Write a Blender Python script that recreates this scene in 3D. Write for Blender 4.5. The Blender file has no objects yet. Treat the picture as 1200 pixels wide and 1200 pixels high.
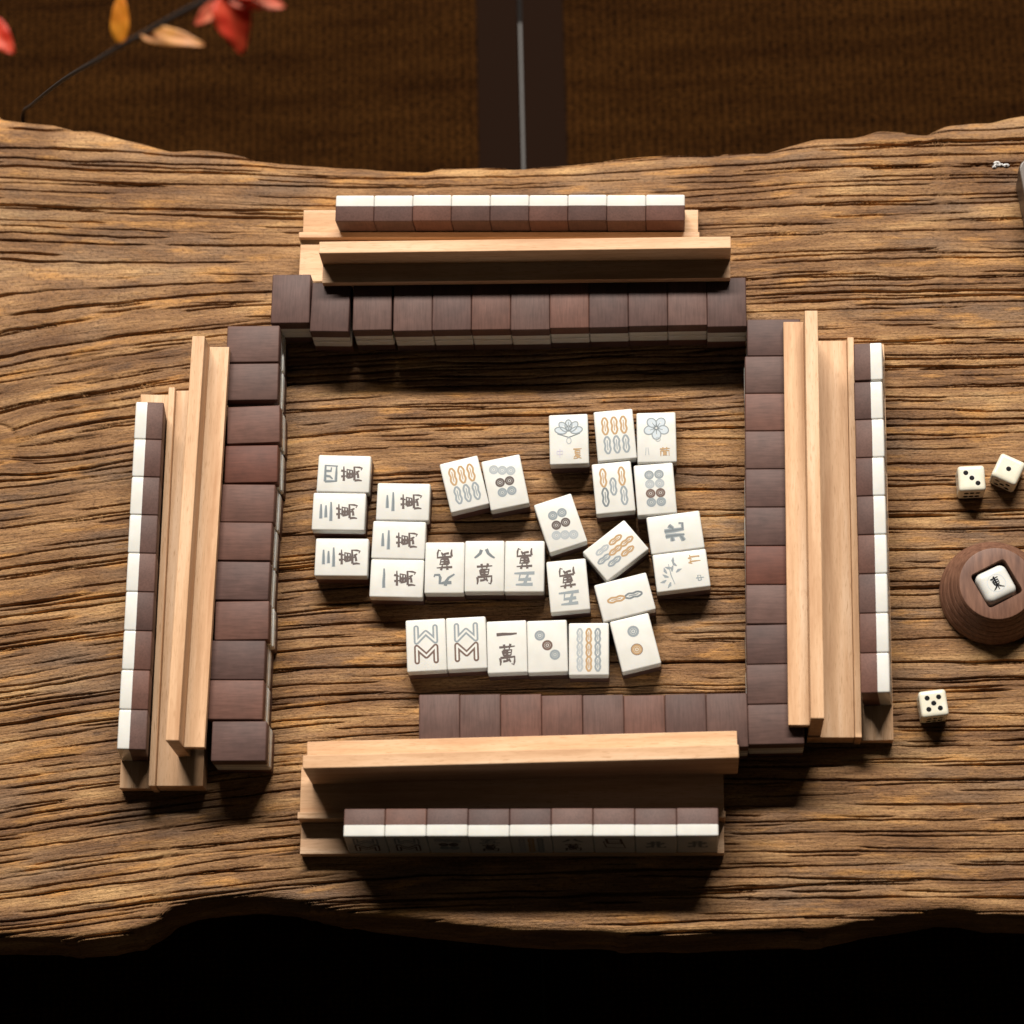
import bpy, bmesh, math, random
import numpy as np
from mathutils import Matrix, Vector

random.seed(7)
MM = 0.001
R = math.radians
SC = bpy.context.scene
COL = SC.collection

# ------------------------------------------------------------------ camera, world, light, exposure
cam_d = bpy.data.cameras.new('camera')
cam = bpy.data.objects.new('camera', cam_d)
COL.objects.link(cam)
right = Vector((0.998336, 0.0, -0.057672))
up = Vector((0.017441, 0.953176, 0.301913))
back = right.cross(up)
m = Matrix((right, up, back)).transposed().to_4x4()
m.translation = Vector((0.117036, -0.643855, 2.025964))
cam.matrix_world = m
cam_d.sensor_width = 36.0
cam_d.lens = 99.0
cam_d.clip_start = 0.05
cam_d.clip_end = 20.0
cam_d.dof.use_dof = True
cam_d.dof.focus_distance = 2.11
cam_d.dof.aperture_fstop = 4.5
SC.camera = cam

world = bpy.data.worlds.new('World')
SC.world = world
world.use_nodes = True
bg = world.node_tree.nodes['Background']
bg.inputs[0].default_value = (1.0, 0.86, 0.68, 1)
bg.inputs[1].default_value = 0.022

def area(name, loc, target, sx, sy, power, col):
    d = bpy.data.lights.new(name, 'AREA')
    d.shape = 'RECTANGLE'; d.size = sx; d.size_y = sy; d.energy = power; d.color = col
    o = bpy.data.objects.new(name, d); COL.objects.link(o)
    o.location = loc
    o.rotation_euler = (Vector(target) - Vector(loc)).to_track_quat('-Z', 'Y').to_euler()
    return o
area('window_light', (-0.15, 3.38, 3.82), (0, 0, 0), 3.8, 0.36, 530.0, (1.0, 0.945, 0.875))

SC.view_settings.view_transform = 'Standard'
SC.view_settings.look = 'None'
SC.view_settings.exposure = 0.0
SC.view_settings.gamma = 1.0
SC.view_settings.use_curve_mapping = False
SC.render.engine = 'CYCLES'
SC.cycles.diffuse_bounces = 1

# ------------------------------------------------------------------ materials
def nt(name):
    mt = bpy.data.materials.new(name); mt.use_nodes = True
    t = mt.node_tree
    return mt, t, t.nodes['Principled BSDF'], t.nodes, t.links

def simple(name, col, rough=0.5, spec=0.5):
    mt, t, p, N, L = nt(name)
    p.inputs['Base Color'].default_value = (*col, 1)
    p.inputs['Roughness'].default_value = rough
    p.inputs['Specular IOR Level'].default_value = spec
    return mt

def ramp(N, stops):
    r = N.new('ShaderNodeValToRGB')
    e = r.color_ramp.elements
    while len(e) < len(stops): e.new(0.5)
    for k, (pos, c) in enumerate(stops):
        e[k].position = pos; e[k].color = (*c, 1)
    return r

def noise(N, L, src, scale, detail=3, rough=0.55, mapscale=None):
    n = N.new('ShaderNodeTexNoise')
    n.inputs['Scale'].default_value = scale; n.inputs['Detail'].default_value = detail
    n.inputs['Roughness'].default_value = rough
    if mapscale:
        mp = N.new('ShaderNodeMapping'); mp.inputs['Scale'].default_value = mapscale
        L.new(src, mp.inputs['Vector']); src = mp.outputs[0]
    L.new(src, n.inputs['Vector'])
    return n

def mixc(N, L, a, b, fac, mode='MIX'):
    x = N.new('ShaderNodeMix'); x.data_type = 'RGBA'; x.blend_type = mode
    for sock, v in ((x.inputs[6], a), (x.inputs[7], b), (x.inputs[0], fac)):
        if hasattr(v, 'links'): L.new(v, sock)
        elif isinstance(v, (int, float)): sock.default_value = v
        else: sock.default_value = (*v, 1)
    return x.outputs[2]

def beech():
    mt, t, p, N, L = nt('beech_wood')
    tc = N.new('ShaderNodeTexCoord'); oi = N.new('ShaderNodeObjectInfo')
    ad = N.new('ShaderNodeVectorMath'); ad.operation = 'ADD'
    sc = N.new('ShaderNodeVectorMath'); sc.operation = 'SCALE'; sc.inputs[3].default_value = 3.0
    cmb = N.new('ShaderNodeCombineXYZ'); L.new(oi.outputs['Random'], cmb.inputs[0]); L.new(oi.outputs['Random'], cmb.inputs[1])
    L.new(cmb.outputs[0], sc.inputs[0]); L.new(tc.outputs['Object'], ad.inputs[0]); L.new(sc.outputs[0], ad.inputs[1])
    src = ad.outputs[0]
    a = noise(N, L, src, 1.0, 5, 0.65, (6, 85, 85))
    r1 = ramp(N, [(0.25, (0.48, 0.245, 0.115)), (0.5, (0.71, 0.435, 0.245)), (0.72, (0.85, 0.59, 0.385))])
    L.new(a.outputs[0], r1.inputs[0])
    b = noise(N, L, src, 1.0, 2, 0.5, (110, 1500, 1500))
    r2 = ramp(N, [(0.57, (0, 0, 0)), (0.70, (1, 1, 1))])
    L.new(b.outputs[0], r2.inputs[0])
    c = mixc(N, L, r1.outputs[0], (0.50, 0.27, 0.13), r2.outputs[0])
    x = N.new('ShaderNodeMix'); x.data_type = 'RGBA'; x.inputs[0].default_value = 0.8
    L.new(r1.outputs[0], x.inputs[6]); L.new(c, x.inputs[7])
    L.new(x.outputs[2], p.inputs['Base Color'])
    p.inputs['Roughness'].default_value = 0.5
    p.inputs['Specular IOR Level'].default_value = 0.3
    bp = N.new('ShaderNodeBump'); bp.inputs['Strength'].default_value = 0.12; bp.inputs['Distance'].default_value = 0.0004
    L.new(b.outputs[0], bp.inputs['Height']); L.new(bp.outputs[0], p.inputs['Normal'])
    return mt

def tile_wood():
    mt, t, p, N, L = nt('dark_tile_wood')
    tc = N.new('ShaderNodeTexCoord'); oi = N.new('ShaderNodeObjectInfo')
    ad = N.new('ShaderNodeVectorMath'); ad.operation = 'ADD'
    cmb = N.new('ShaderNodeCombineXYZ'); L.new(oi.outputs['Random'], cmb.inputs[0]); L.new(oi.outputs['Random'], cmb.inputs[2])
    L.new(tc.outputs['Object'], ad.inputs[0]); L.new(cmb.outputs[0], ad.inputs[1])
    a = noise(N, L, ad.outputs[0], 1.0, 4, 0.6, (700, 60, 700))
    r = ramp(N, [(0.3, (0.78, 0.76, 0.74)), (0.55, (1, 1, 1)), (0.75, (1.12, 1.1, 1.1))])
    L.new(a.outputs[0], r.inputs[0])
    b = noise(N, L, ad.outputs[0], 70, 3, 0.6)
    r3 = ramp(N, [(0.3, (0.85, 0.85, 0.85)), (0.7, (1.15, 1.12, 1.1))]); L.new(b.outputs[0], r3.inputs[0])
    c = mixc(N, L, oi.outputs['Color'], r.outputs[0], 1.0, 'MULTIPLY')
    c = mixc(N, L, c, r3.outputs[0], 1.0, 'MULTIPLY')
    L.new(c, p.inputs['Base Color'])
    p.inputs['Roughness'].default_value = 0.55
    p.inputs['Specular IOR Level'].default_value = 0.25
    bp = N.new('ShaderNodeBump'); bp.inputs['Strength'].default_value = 0.06; bp.inputs['Distance'].default_value = 0.0002
    L.new(a.outputs[0], bp.inputs['Height']); L.new(bp.outputs[0], p.inputs['Normal'])
    return mt

def bone(name, c1, c2, rough):
    mt, t, p, N, L = nt(name)
    tc = N.new('ShaderNodeTexCoord'); oi = N.new('ShaderNodeObjectInfo')
    ad = N.new('ShaderNodeVectorMath'); ad.operation = 'ADD'
    cmb = N.new('ShaderNodeCombineXYZ'); L.new(oi.outputs['Random'], cmb.inputs[0])
    L.new(tc.outputs['Object'], ad.inputs[0]); L.new(cmb.outputs[0], ad.inputs[1])
    a = noise(N, L, ad.outputs[0], 90, 3, 0.5)
    r = ramp(N, [(0.3, c1), (0.7, c2)]); L.new(a.outputs[0], r.inputs[0])
    L.new(r.outputs[0], p.inputs['Base Color'])
    p.inputs['Roughness'].default_value = rough
    p.inputs['Subsurface Weight'].default_value = 0.25
    p.inputs['Subsurface Radius'].default_value = (1.0, 0.8, 0.55)
    p.inputs['Subsurface Scale'].default_value = 0.0012
    return mt

def table_wood():
    mt, t, p, N, L = nt('weathered_table_wood')
    at = N.new('ShaderNodeAttribute'); at.attribute_name = 'grain'
    src = at.outputs['Vector']
    broad = noise(N, L, src, 1.0, 5, 0.62, (9, 55, 1))
    r1 = ramp(N, [(0.30, (0.122, 0.057, 0.025)), (0.44, (0.225, 0.112, 0.046)), (0.56, (0.350, 0.188, 0.080)), (0.70, (0.56, 0.335, 0.146))])
    L.new(broad.outputs[0], r1.inputs[0])
    grey = noise(N, L, src, 1.0, 4, 0.55, (8, 30, 1))
    rg = ramp(N, [(0.50, (0, 0, 0)), (0.68, (0.7, 0.7, 0.7))]); L.new(grey.outputs[0], rg.inputs[0])
    c = mixc(N, L, r1.outputs[0], (0.210, 0.135, 0.085), rg.outputs[0])
    orange = noise(N, L, src, 1.0, 4, 0.6, (16, 95, 1))
    ro = ramp(N, [(0.55, (0, 0, 0)), (0.68, (0.75, 0.75, 0.75))]); L.new(orange.outputs[0], ro.inputs[0])
    c = mixc(N, L, c, (0.56, 0.275, 0.080), ro.outputs[0])
    dk = noise(N, L, src, 1.0, 4, 0.6, (22, 120, 1))
    rd = ramp(N, [(0.60, (0, 0, 0)), (0.74, (0.8, 0.8, 0.8))]); L.new(dk.outputs[0], rd.inputs[0])
    c = mixc(N, L, c, (0.085, 0.046, 0.027), rd.outputs[0])
    fib = noise(N, L, src, 1.0, 5, 0.7, (45, 1300, 1))
    rf = ramp(N, [(0.30, (0.42, 0.37, 0.33)), (0.5, (0.98, 0.97, 0.95)), (0.70, (1.42, 1.38, 1.32))]); L.new(fib.outputs[0], rf.inputs[0])
    c = mixc(N, L, c, rf.outputs[0], 0.85, 'MULTIPLY')
    spk = noise(N, L, src, 1.0, 3, 0.7, (330, 620, 1))
    rs = ramp(N, [(0.32, (0.42, 0.36, 0.30)), (0.46, (0.98, 0.98, 0.98)), (0.68, (1.22, 1.22, 1.2))]); L.new(spk.outputs[0], rs.inputs[0])
    c = mixc(N, L, c, rs.outputs[0], 0.8, 'MULTIPLY')
    L.new(c, p.inputs['Base Color'])
    p.inputs['Roughness'].default_value = 0.55
    p.inputs['Specular IOR Level'].default_value = 0.28
    b1 = N.new('ShaderNodeBump'); b1.inputs['Strength'].default_value = 0.8; b1.inputs['Distance'].default_value = 0.0009
    L.new(fib.outputs[0], b1.inputs['Height'])
    b2 = N.new('ShaderNodeBump'); b2.inputs['Strength'].default_value = 0.8; b2.inputs['Distance'].default_value = 0.0011
    L.new(spk.outputs[0], b2.inputs['Height']); L.new(b1.outputs[0], b2.inputs['Normal'])
    L.new(b2.outputs[0], p.inputs['Normal'])
    return mt

def walnut():
    mt, t, p, N, L = nt('turned_walnut')
    tc = N.new('ShaderNodeTexCoord')
    a = noise(N, L, tc.outputs['Object'], 1.0, 4, 0.6, (320, 40, 320))
    r = ramp(N, [(0.3, (0.105, 0.046, 0.028)), (0.55, (0.185, 0.088, 0.054)), (0.75, (0.25, 0.125, 0.078))])
    L.new(a.outputs[0], r.inputs[0]); L.new(r.outputs[0], p.inputs['Base Color'])
    p.inputs['Roughness'].default_value = 0.48; p.inputs['Specular IOR Level'].default_value = 0.3
    return mt

def mat_weave():
    mt, t, p, N, L = nt('woven_rush')
    tc = N.new('ShaderNodeTexCoord')
    def wave(axis, scale, dist):
        w = N.new('ShaderNodeTexWave'); w.wave_type = 'BANDS'; w.bands_direction = axis; w.inputs['Scale'].default_value = scale
        w.inputs['Distortion'].default_value = dist; w.inputs['Detail'].default_value = 2; w.inputs['Detail Scale'].default_value = 3
        L.new(tc.outputs['Object'], w.inputs['Vector']); return w
    wx = wave('X', 46, 2.6); wy = wave('Y', 66, 1.6)
    mu = N.new('ShaderNodeMath'); mu.operation = 'MULTIPLY'
    L.new(wx.outputs[1], mu.inputs[0]); L.new(wy.outputs[1], mu.inputs[1])
    n = noise(N, L, tc.outputs['Object'], 1.0, 4, 0.6, (6, 45, 1))
    r1 = ramp(N, [(0.3, (0.0115, 0.0042, 0.0011)), (0.7, (0.0235, 0.0092, 0.0022))]); L.new(n.outputs[0], r1.inputs[0])
    fn = noise(N, L, tc.outputs['Object'], 1.0, 2, 0.6, (210, 430, 1))
    mx = N.new('ShaderNodeMath'); mx.operation = 'MULTIPLY_ADD'; mx.inputs[1].default_value = 0.3
    L.new(mu.outputs[0], mx.inputs[0]); L.new(fn.outputs[0], mx.inputs[2])
    r2 = ramp(N, [(0.38, (0.20, 0.20, 0.24)), (0.76, (2.5, 2.4, 2.1))]); L.new(mx.outputs[0], r2.inputs[0])
    c = mixc(N, L, r1.outputs[0], r2.outputs[0], 1.0, 'MULTIPLY')
    L.new(c, p.inputs['Base Color']); p.inputs['Roughness'].default_value = 0.9; p.inputs['Specular IOR Level'].default_value = 0.02
    b = N.new('ShaderNodeBump'); b.inputs['Strength'].default_value = 0.6; b.inputs['Distance'].default_value = 0.001
    L.new(mx.outputs[0], b.inputs['Height']); L.new(b.outputs[0], p.inputs['Normal'])
    return mt

def leaf_mat(name, c1, c2):
    mt, t, p, N, L = nt(name)
    tc = N.new('ShaderNodeTexCoord')
    a = noise(N, L, tc.outputs['Object'], 60, 3, 0.6)
    r = ramp(N, [(0.35, c1), (0.65, c2)]); L.new(a.outputs[0], r.inputs[0]); L.new(r.outputs[0], p.inputs['Base Color'])
    p.inputs['Roughness'].default_value = 0.5
    tr = N.new('ShaderNodeBsdfTranslucent'); L.new(r.outputs[0], tr.inputs[0])
    ms = N.new('ShaderNodeMixShader'); ms.inputs[0].default_value = 0.5
    L.new(p.outputs[0], ms.inputs[1]); L.new(tr.outputs[0], ms.inputs[2])
    L.new(ms.outputs[0], N['Material Output'].inputs[0])
    return mt

M = dict(beech=beech(), wood=tile_wood(), white=bone('white_tile_resin', (0.705, 0.69, 0.635), (0.76, 0.748, 0.70), 0.22),
         ivory=bone('ivory_die_resin', (0.74, 0.69, 0.54), (0.82, 0.78, 0.65), 0.3), table=table_wood(), walnut=walnut(), weave=mat_weave(),
         cloth=simple('mat_border_cloth', (0.0135, 0.0066, 0.0040), 0.95, 0.02), strip=simple('pale_seam_strip', (0.045, 0.036, 0.028), 0.5),
         floor=simple('dark_floor', (0.012, 0.008, 0.006), 0.8),
         ink_dark=simple('dark_brown_ink', (0.090, 0.062, 0.052), 0.6), ink_brown=simple('brown_ink', (0.13, 0.072, 0.05), 0.6),
         ink_grey=simple('grey_blue_ink', (0.25, 0.285, 0.30), 0.6), ink_pale=simple('pale_grey_ink', (0.38, 0.41, 0.42), 0.6),
         ink_blank=simple('bare_tile_gap', (0.70, 0.69, 0.64), 0.35),
         ink_wash=simple('pale_blue_wash', (0.52, 0.58, 0.62), 0.5),
         ink_slate=simple('slate_ink', (0.15, 0.175, 0.185), 0.6),
         ink_orange=simple('ochre_ink', (0.44, 0.27, 0.12), 0.6), ink_lilac=simple('lilac_ink', (0.58, 0.54, 0.62), 0.6),
         black=simple('black_pip_paint', (0.012, 0.012, 0.013), 0.2, 0.6), bark=simple('twig_bark', (0.022, 0.014, 0.010), 0.8),
         red=leaf_mat('red_leaf', (0.75, 0.045, 0.018), (0.88, 0.13, 0.045)), orange=leaf_mat('orange_leaf', (0.80, 0.25, 0.015), (0.9, 0.40, 0.03)),
         pink=leaf_mat('coral_leaf', (0.85, 0.16, 0.085), (0.9, 0.34, 0.19)), yellow=leaf_mat('yellow_leaf', (0.80, 0.40, 0.07), (0.85, 0.45, 0.22)),
         box=simple('dark_box_wood', (0.095, 0.068, 0.05), 0.4), flake=simple('white_flake', (0.75, 0.74, 0.72), 0.6))

# ------------------------------------------------------------------ helpers
def link(o, parent=None):
    COL.objects.link(o)
    if parent is not None: o.parent = parent
    return o

def tag(o, label=None, cat=None, group=None, kind=None):
    if label: o['label'] = label
    if cat: o['category'] = cat
    if group: o['group'] = group
    if kind: o['kind'] = kind
    return o

def thing(name, label, cat, loc=(0, 0, 0), rotz=0, group=None):
    o = bpy.data.objects.new(name, None); o.empty_display_size = 0.01
    link(o); o.location = [c * MM for c in loc]; o.rotation_euler = (0, 0, R(rotz))
    return tag(o, label, cat, group)

def mesh(name, verts, faces, mat, smooth=False):
    me = bpy.data.meshes.new(name)
    me.from_pydata([(v[0] * MM, v[1] * MM, v[2] * MM) for v in verts], [], faces)
    me.update()
    if mat: me.materials.append(mat)
    if smooth: me.polygons.foreach_set('use_smooth', [True] * len(me.polygons))
    return me

def obj(name, me, parent=None):
    return link(bpy.data.objects.new(name, me), parent)

def box_mesh(name, lo, hi, mat, bev=0.0, seg=2, keep=None):
    bm = bmesh.new()
    bmesh.ops.create_cube(bm, size=1)
    for v in bm.verts:
        v.co = Vector([(lo[k] if v.co[k] < 0 else hi[k]) * MM for k in range(3)])
    if bev:
        es = [e for e in bm.edges if keep is None or keep([(a / MM) for a in ((e.verts[0].co + e.verts[1].co) / 2)])]
        bmesh.ops.bevel(bm, geom=es, offset=bev * MM, segments=seg, profile=0.5, affect='EDGES')
    me = bpy.data.meshes.new(name); bm.to_mesh(me); bm.free()
    me.materials.append(mat)
    return me

def extrude_profile(name, prof, x0, x1, mat, bev=0.6):
    """closed (y,z) profile swept along x, edges softened"""
    n = len(prof)
    bm = bmesh.new()
    a = [bm.verts.new((x0 * MM, y * MM, z * MM)) for y, z in prof]
    b = [bm.verts.new((x1 * MM, y * MM, z * MM)) for y, z in prof]
    bm.faces.new(a); bm.faces.new(b[::-1])
    for k in range(n):
        bm.faces.new((a[(k + 1) % n], a[k], b[k], b[(k + 1) % n]))
    bmesh.ops.recalc_face_normals(bm, faces=bm.faces[:])
    if bev: bmesh.ops.bevel(bm, geom=bm.edges[:], offset=bev * MM, segments=2, profile=0.5, affect='EDGES')
    me = bpy.data.meshes.new(name); bm.to_mesh(me); bm.free(); me.materials.append(mat)
    return me

# ------------------------------------------------------------------ value noise for the slab
def vn(x, y, seed):
    ix = np.floor(x).astype(np.int64); iy = np.floor(y).astype(np.int64)
    fx = x - ix; fy = y - iy
    fx = fx * fx * (3 - 2 * fx); fy = fy * fy * (3 - 2 * fy)
    def h(a, b):
        n = (a * 374761393 + b * 668265263 + seed * 974711) & 0xffffffff
        n = ((n ^ (n >> 13)) * 1274126177) & 0xffffffff
        n = ((n ^ (n >> 15)) * 2246822519) & 0xffffffff
        return ((n ^ (n >> 16)) & 0xffffff) / float(0xffffff)
    return (h(ix, iy) * (1 - fx) + h(ix + 1, iy) * fx) * (1 - fy) + (h(ix, iy + 1) * (1 - fx) + h(ix + 1, iy + 1) * fx) * fy

def smooth01(t):
    t = np.clip(t, 0, 1); return t * t * (3 - 2 * t)

# ------------------------------------------------------------------ the floor and mats
FZ = -340.0
fl = obj('floor', mesh('floor', [(-1800, -1600, FZ - 12), (1800, -1600, FZ - 12), (1800, 1900, FZ - 12), (-1800, 1900, FZ - 12)], [(0, 1, 2, 3)], M['floor']))
tag(fl, kind='structure')
def tatami(label, x0, x1, bside):
    t = thing('woven_mat', label, 'floor mat', (0, 0, 0), 0, 'dark woven floor mats')
    t.location = (0, 0, FZ * MM); t.rotation_euler = (0, 0, R(1.2))
    obj('weave', box_mesh('mat_weave', (x0, -1400, -11.5), (x1, 1700, 0), M['weave'], 1.5), t)
    bx0, bx1 = ((x1 - 38, x1 + 0.6) if bside > 0 else (x0 - 0.6, x0 + 38))
    obj('border', box_mesh('mat_border', (bx0, -1400, -11.8), (bx1, 1700, 1.2), M['cloth'], 0.8), t)
    return t
tatami('dark woven mat whose cloth border lies under the autumn branch side', -930, -2.6, 1)
tatami('dark woven mat whose cloth border lies under the dice side', 2.6, 940, -1)
sp = obj('seam_strip', box_mesh('seam_strip', (-1.7, -1400, -11.8), (1.7, 590, -3.5), M['strip'], 0.8))
sp.location = (0, 0, FZ * MM); sp.rotation_euler = (0, 0, R(1.2))
tag(sp, 'thin pale strip lying in the seam between the two dark mats', 'strip')

# ------------------------------------------------------------------ the weathered table
ET = [(-640, 381), (-595, 375), (-496, 358), (-411.8, 341.7), (-377, 336.3), (-342.1, 328.6), (-307.2, 317.9), (-272.5, 307.3), (-252, 308.3), (-217.6, 302.9), (-183.3, 296.1), (-135.6, 291.8), (-101.7, 288.7), (-67.8, 285.6), (-57.7, 289), (-0.3, 286.1), (33.4, 286.6), (67, 290.9), (100.7, 293.7), (134.2, 294.2), (167.7, 294.1), (201.1, 294.6), (221.4, 301.4), (241.5, 305.3), (268.2, 306), (288.4, 310.6), (308.3, 309.4), (324.8, 306), (341.8, 314.3), (361.9, 317.4), (378.5, 316.2), (401.9, 320), (455.2, 324.4), (534.2, 319.3), (666, 324.4)]
EB = [(-640, -300), (-540.7, -304.8), (-451.1, -313.2), (-374.9, -317.6), (-337, -319.2), (-311.8, -321.3), (-293, -319.6), (-274.4, -315.4), (-259, -307.4), (-249.9, -298.2), (-231.3, -292.1), (-193.7, -290.6), (-162.3, -292.8), (-137.1, -299.3), (-105.8, -304.5), (-74.7, -307.3), (-37.4, -312.6), (-0.2, -317.3), (61.5, -319.1), (122.9, -321.5), (184.3, -319.7), (233.2, -317), (251.7, -312.3), (288.5, -308.3), (306.9, -304.2), (325.1, -305.6), (343.2, -308.9), (367.5, -309.7), (427.6, -317), (500.2, -313.4), (666, -321.7)]

def build_slab():
    X0, X1 = -630.0, 650.0
    nx, ny = 620, 1640
    xs = np.linspace(X0, X1, nx)
    yt = np.interp(xs, *zip(*ET)) + 1.2 * (vn(xs / 17, xs * 0, 3) - .5)
    yb = np.interp(xs, *zip(*EB)) + 1.0 * (vn(xs / 13, xs * 0, 4) - .5)
    ker = np.array([1, 2, 3, 2, 1]) / 9.0
    yt = np.convolve(np.pad(yt, 2, 'edge'), ker, 'valid'); yb = np.convolve(np.pad(yb, 2, 'edge'), ker, 'valid')
    v01 = np.linspace(0, 1, ny)
    X = np.repeat(xs[None, :], ny, 0)
    Y = yb[None, :] + (yt - yb)[None, :] * v01[:, None]
    def flow(X, Y):
        sl = np.logaddexp(0, (-120 - X) / 45) * 45
        bfac = 1.0 - 1.35 * smooth01((Y - 120) / 130)
        d = -0.125 * sl * bfac
        d += 6 * (vn(X / 260, Y / 110, 11) - .5) + 1.8 * (vn(X / 80, Y / 26, 12) - .5) + 0.7 * (vn(X / 30, Y / 10, 13) - .5)
        # follow the live edge close to it
        et = np.exp(-(yt[None, :] - Y) / 16); d += et * 0.35 * (yt[None, :] - 300)
        return Y - d
    V = flow(X, Y)
    # a ring knot at one side
    kx, ky, kr = -398.0, 62.0, 15.0
    rr = np.hypot((X - kx), (Y - ky) * 0.9)
    V = V + 9 * np.sign(Y - ky) * np.exp(-(rr / 26) ** 2) * (1 - np.exp(-(np.abs(Y - ky) / 6)))
    kmask = smooth01((kr + 3 - rr) / 4)
    H = np.zeros_like(X)
    H += 0.40 * (vn(X / 150, V / 9.0, 21) - 1)
    H += 0.26 * (vn(X / 70, V / 2.6, 22) - 1)
    H += 0.34 * (vn(X / 34, V / 1.15, 23) - 1)
    H += 0.26 * (vn(X / 9, V / 1.3, 24) - 1)
    H += 0.6 * np.minimum(0, vn(X / 90, V / 5.0, 25) - .42)
    rng = np.random.RandomState(5)
    crack = np.zeros_like(X); roll = np.zeros_like(X)
    vmin, vmax = V.min(), V.max()
    k = 0; vk = vmin; z0 = xs * 0
    while vk < vmax:
        big = rng.rand() < 0.34
        wob = 1.3 * (vn(xs / 60, z0 + k, 31) - .5) + 0.7 * (vn(xs / 14, z0 + k, 32) - .5) + 9 * (vn(xs / 340, z0 + k, 36) - .5)
        env = 0.62 * vn(xs / (140 if big else 75), z0 + k * 3.7, 33) + 0.38 * vn(xs / 38, z0 + k, 34)
        amp = smooth01((env - (0.33 if big else 0.42)) / 0.24)
        w = 0.42 + (0.72 if big else 0.14) * amp * (0.05 + 1.1 * vn(xs / 60, z0 + k, 35) ** 2.2)
        dep = (4.6 + 3.2 * rng.rand()) if big else (2.2 + 2.4 * rng.rand())
        lo = np.abs(V - vk).min(axis=1) < 22
        dv = V[lo] - (vk + wob)[None, :]
        ad = np.abs(dv)
        prof = smooth01((1.30 * w[None, :] - ad) / (0.62 * w[None, :]))
        crack[lo] = np.maximum(crack[lo], (dep * amp)[None, :] * prof)
        roll[lo] = np.maximum(roll[lo], (amp * (0.5 if big else 0.22))[None, :] * np.exp(-(ad / 2.6) ** 1.3))
        vk += (2.3 + 3.9 * rng.rand()); k += 1
    crack = crack + roll
    ring = 0.5 * (0.5 + 0.5 * np.sin(rr * 2.1 + 2 * vn(X / 8, Y / 8, 41))) + 0.5
    crack = crack * (1 - kmask) + kmask * (0.55 * ring + 1.6 * np.exp(-((rr - kr) / 1.2) ** 2))
    H = H - crack
    # rolled live edges
    dt = yt[None, :] - Y; db = Y - yb[None, :]
    Rt = 12 + 22 * vn(X / 75, X * 0, 51); Ht = 5 + 6 * vn(X / 60, X * 0, 52)
    tt = np.clip(1 - dt / Rt, 0, 1); H -= Ht * (1 - np.sqrt(1 - 0.985 * tt ** 2))
    Rb = 5 + 5 * vn(X / 50, X * 0, 53); tb = np.clip(1 - db / Rb, 0, 1); H -= 5 * (1 - np.sqrt(1 - 0.985 * tb ** 2))
    # side rows below each edge
    def side(j, sgn, prof):
        rows = []
        for q, (dy, dz) in enumerate(prof):
            nz = 2.2 * (vn(xs / 30, xs * 0 + q * 0.6, 61) - .5)
            rows.append((xs, Y[j] + sgn * (dy + nz), np.minimum(H[j] + dz, -2.0)))
        return rows
    pb = [(1.6, -3.5), (3.5, -8), (5.5, -14), (7, -22), (7, -31), (4, -40), (-4, -48), (-20, -53)]
    bot = side(0, -1, pb); top = side(ny - 1, 1, pb)
    def stack(idx, mid):
        return np.vstack([np.array([r[idx] for r in bot])[::-1], mid, np.array([r[idx] for r in top])])
    Xa, Ya, Ha = stack(0, X), stack(1, Y), stack(2, H)
    Va = np.vstack([np.repeat(V[:1], len(pb), 0) - np.arange(len(pb), 0, -1)[:, None] * 5.0, V, np.repeat(V[-1:], len(pb), 0) + np.arange(1, len(pb) + 1)[:, None] * 5.0])
    nr = Xa.shape[0]
    co = np.stack([Xa, Ya, Ha], -1).reshape(-1, 3) * MM
    i = np.arange(nr * nx).reshape(nr, nx)
    f = np.stack([i[:-1, :-1], i[:-1, 1:], i[1:, 1:], i[1:, :-1]], -1).reshape(-1, 4)
    f2 = np.stack([i[-1, :-1], i[-1, 1:], i[0, 1:], i[0, :-1]], -1)          # underside
    f = np.vstack([f, f2])
    me = bpy.data.meshes.new('slab')
    me.vertices.add(len(co)); me.vertices.foreach_set('co', co.ravel())
    me.loops.add(f.size); me.loops.foreach_set('vertex_index', f.ravel().astype(np.int32))
    me.polygons.add(len(f)); me.polygons.foreach_set('loop_start', np.arange(0, f.size, 4, dtype=np.int32))
    me.polygons.foreach_set('loop_total', np.full(len(f), 4, dtype=np.int32))
    me.polygons.foreach_set('use_smooth', np.ones(len(f), dtype=bool))
    me.update(calc_edges=True); me.validate()
    a = me.attributes.new('grain', 'FLOAT_VECTOR', 'POINT')
    G = np.stack([Xa, Va + 0 * Xa, 0 * Xa], -1).reshape(-1, 3) * MM
    a.data.foreach_set('vector', G.ravel())
    me.materials.append(M['table'])
    return me

tb = thing('wooden_table', 'weathered deeply cracked wooden table with wavy live edges', 'table', (0, 0, FZ))
sl = obj('slab', build_slab(), tb); sl.location = (0, 0, -FZ * MM)
for x, y in ((-430, 190), (-430, -190), (440, 190), (440, -190)):
    lg = obj('leg', box_mesh('table_leg', (-35, -35, 0), (35, 35, -FZ - 50), M['walnut'], 3), tb)
    lg.location = (x * MM, y * MM, 0)

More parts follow.
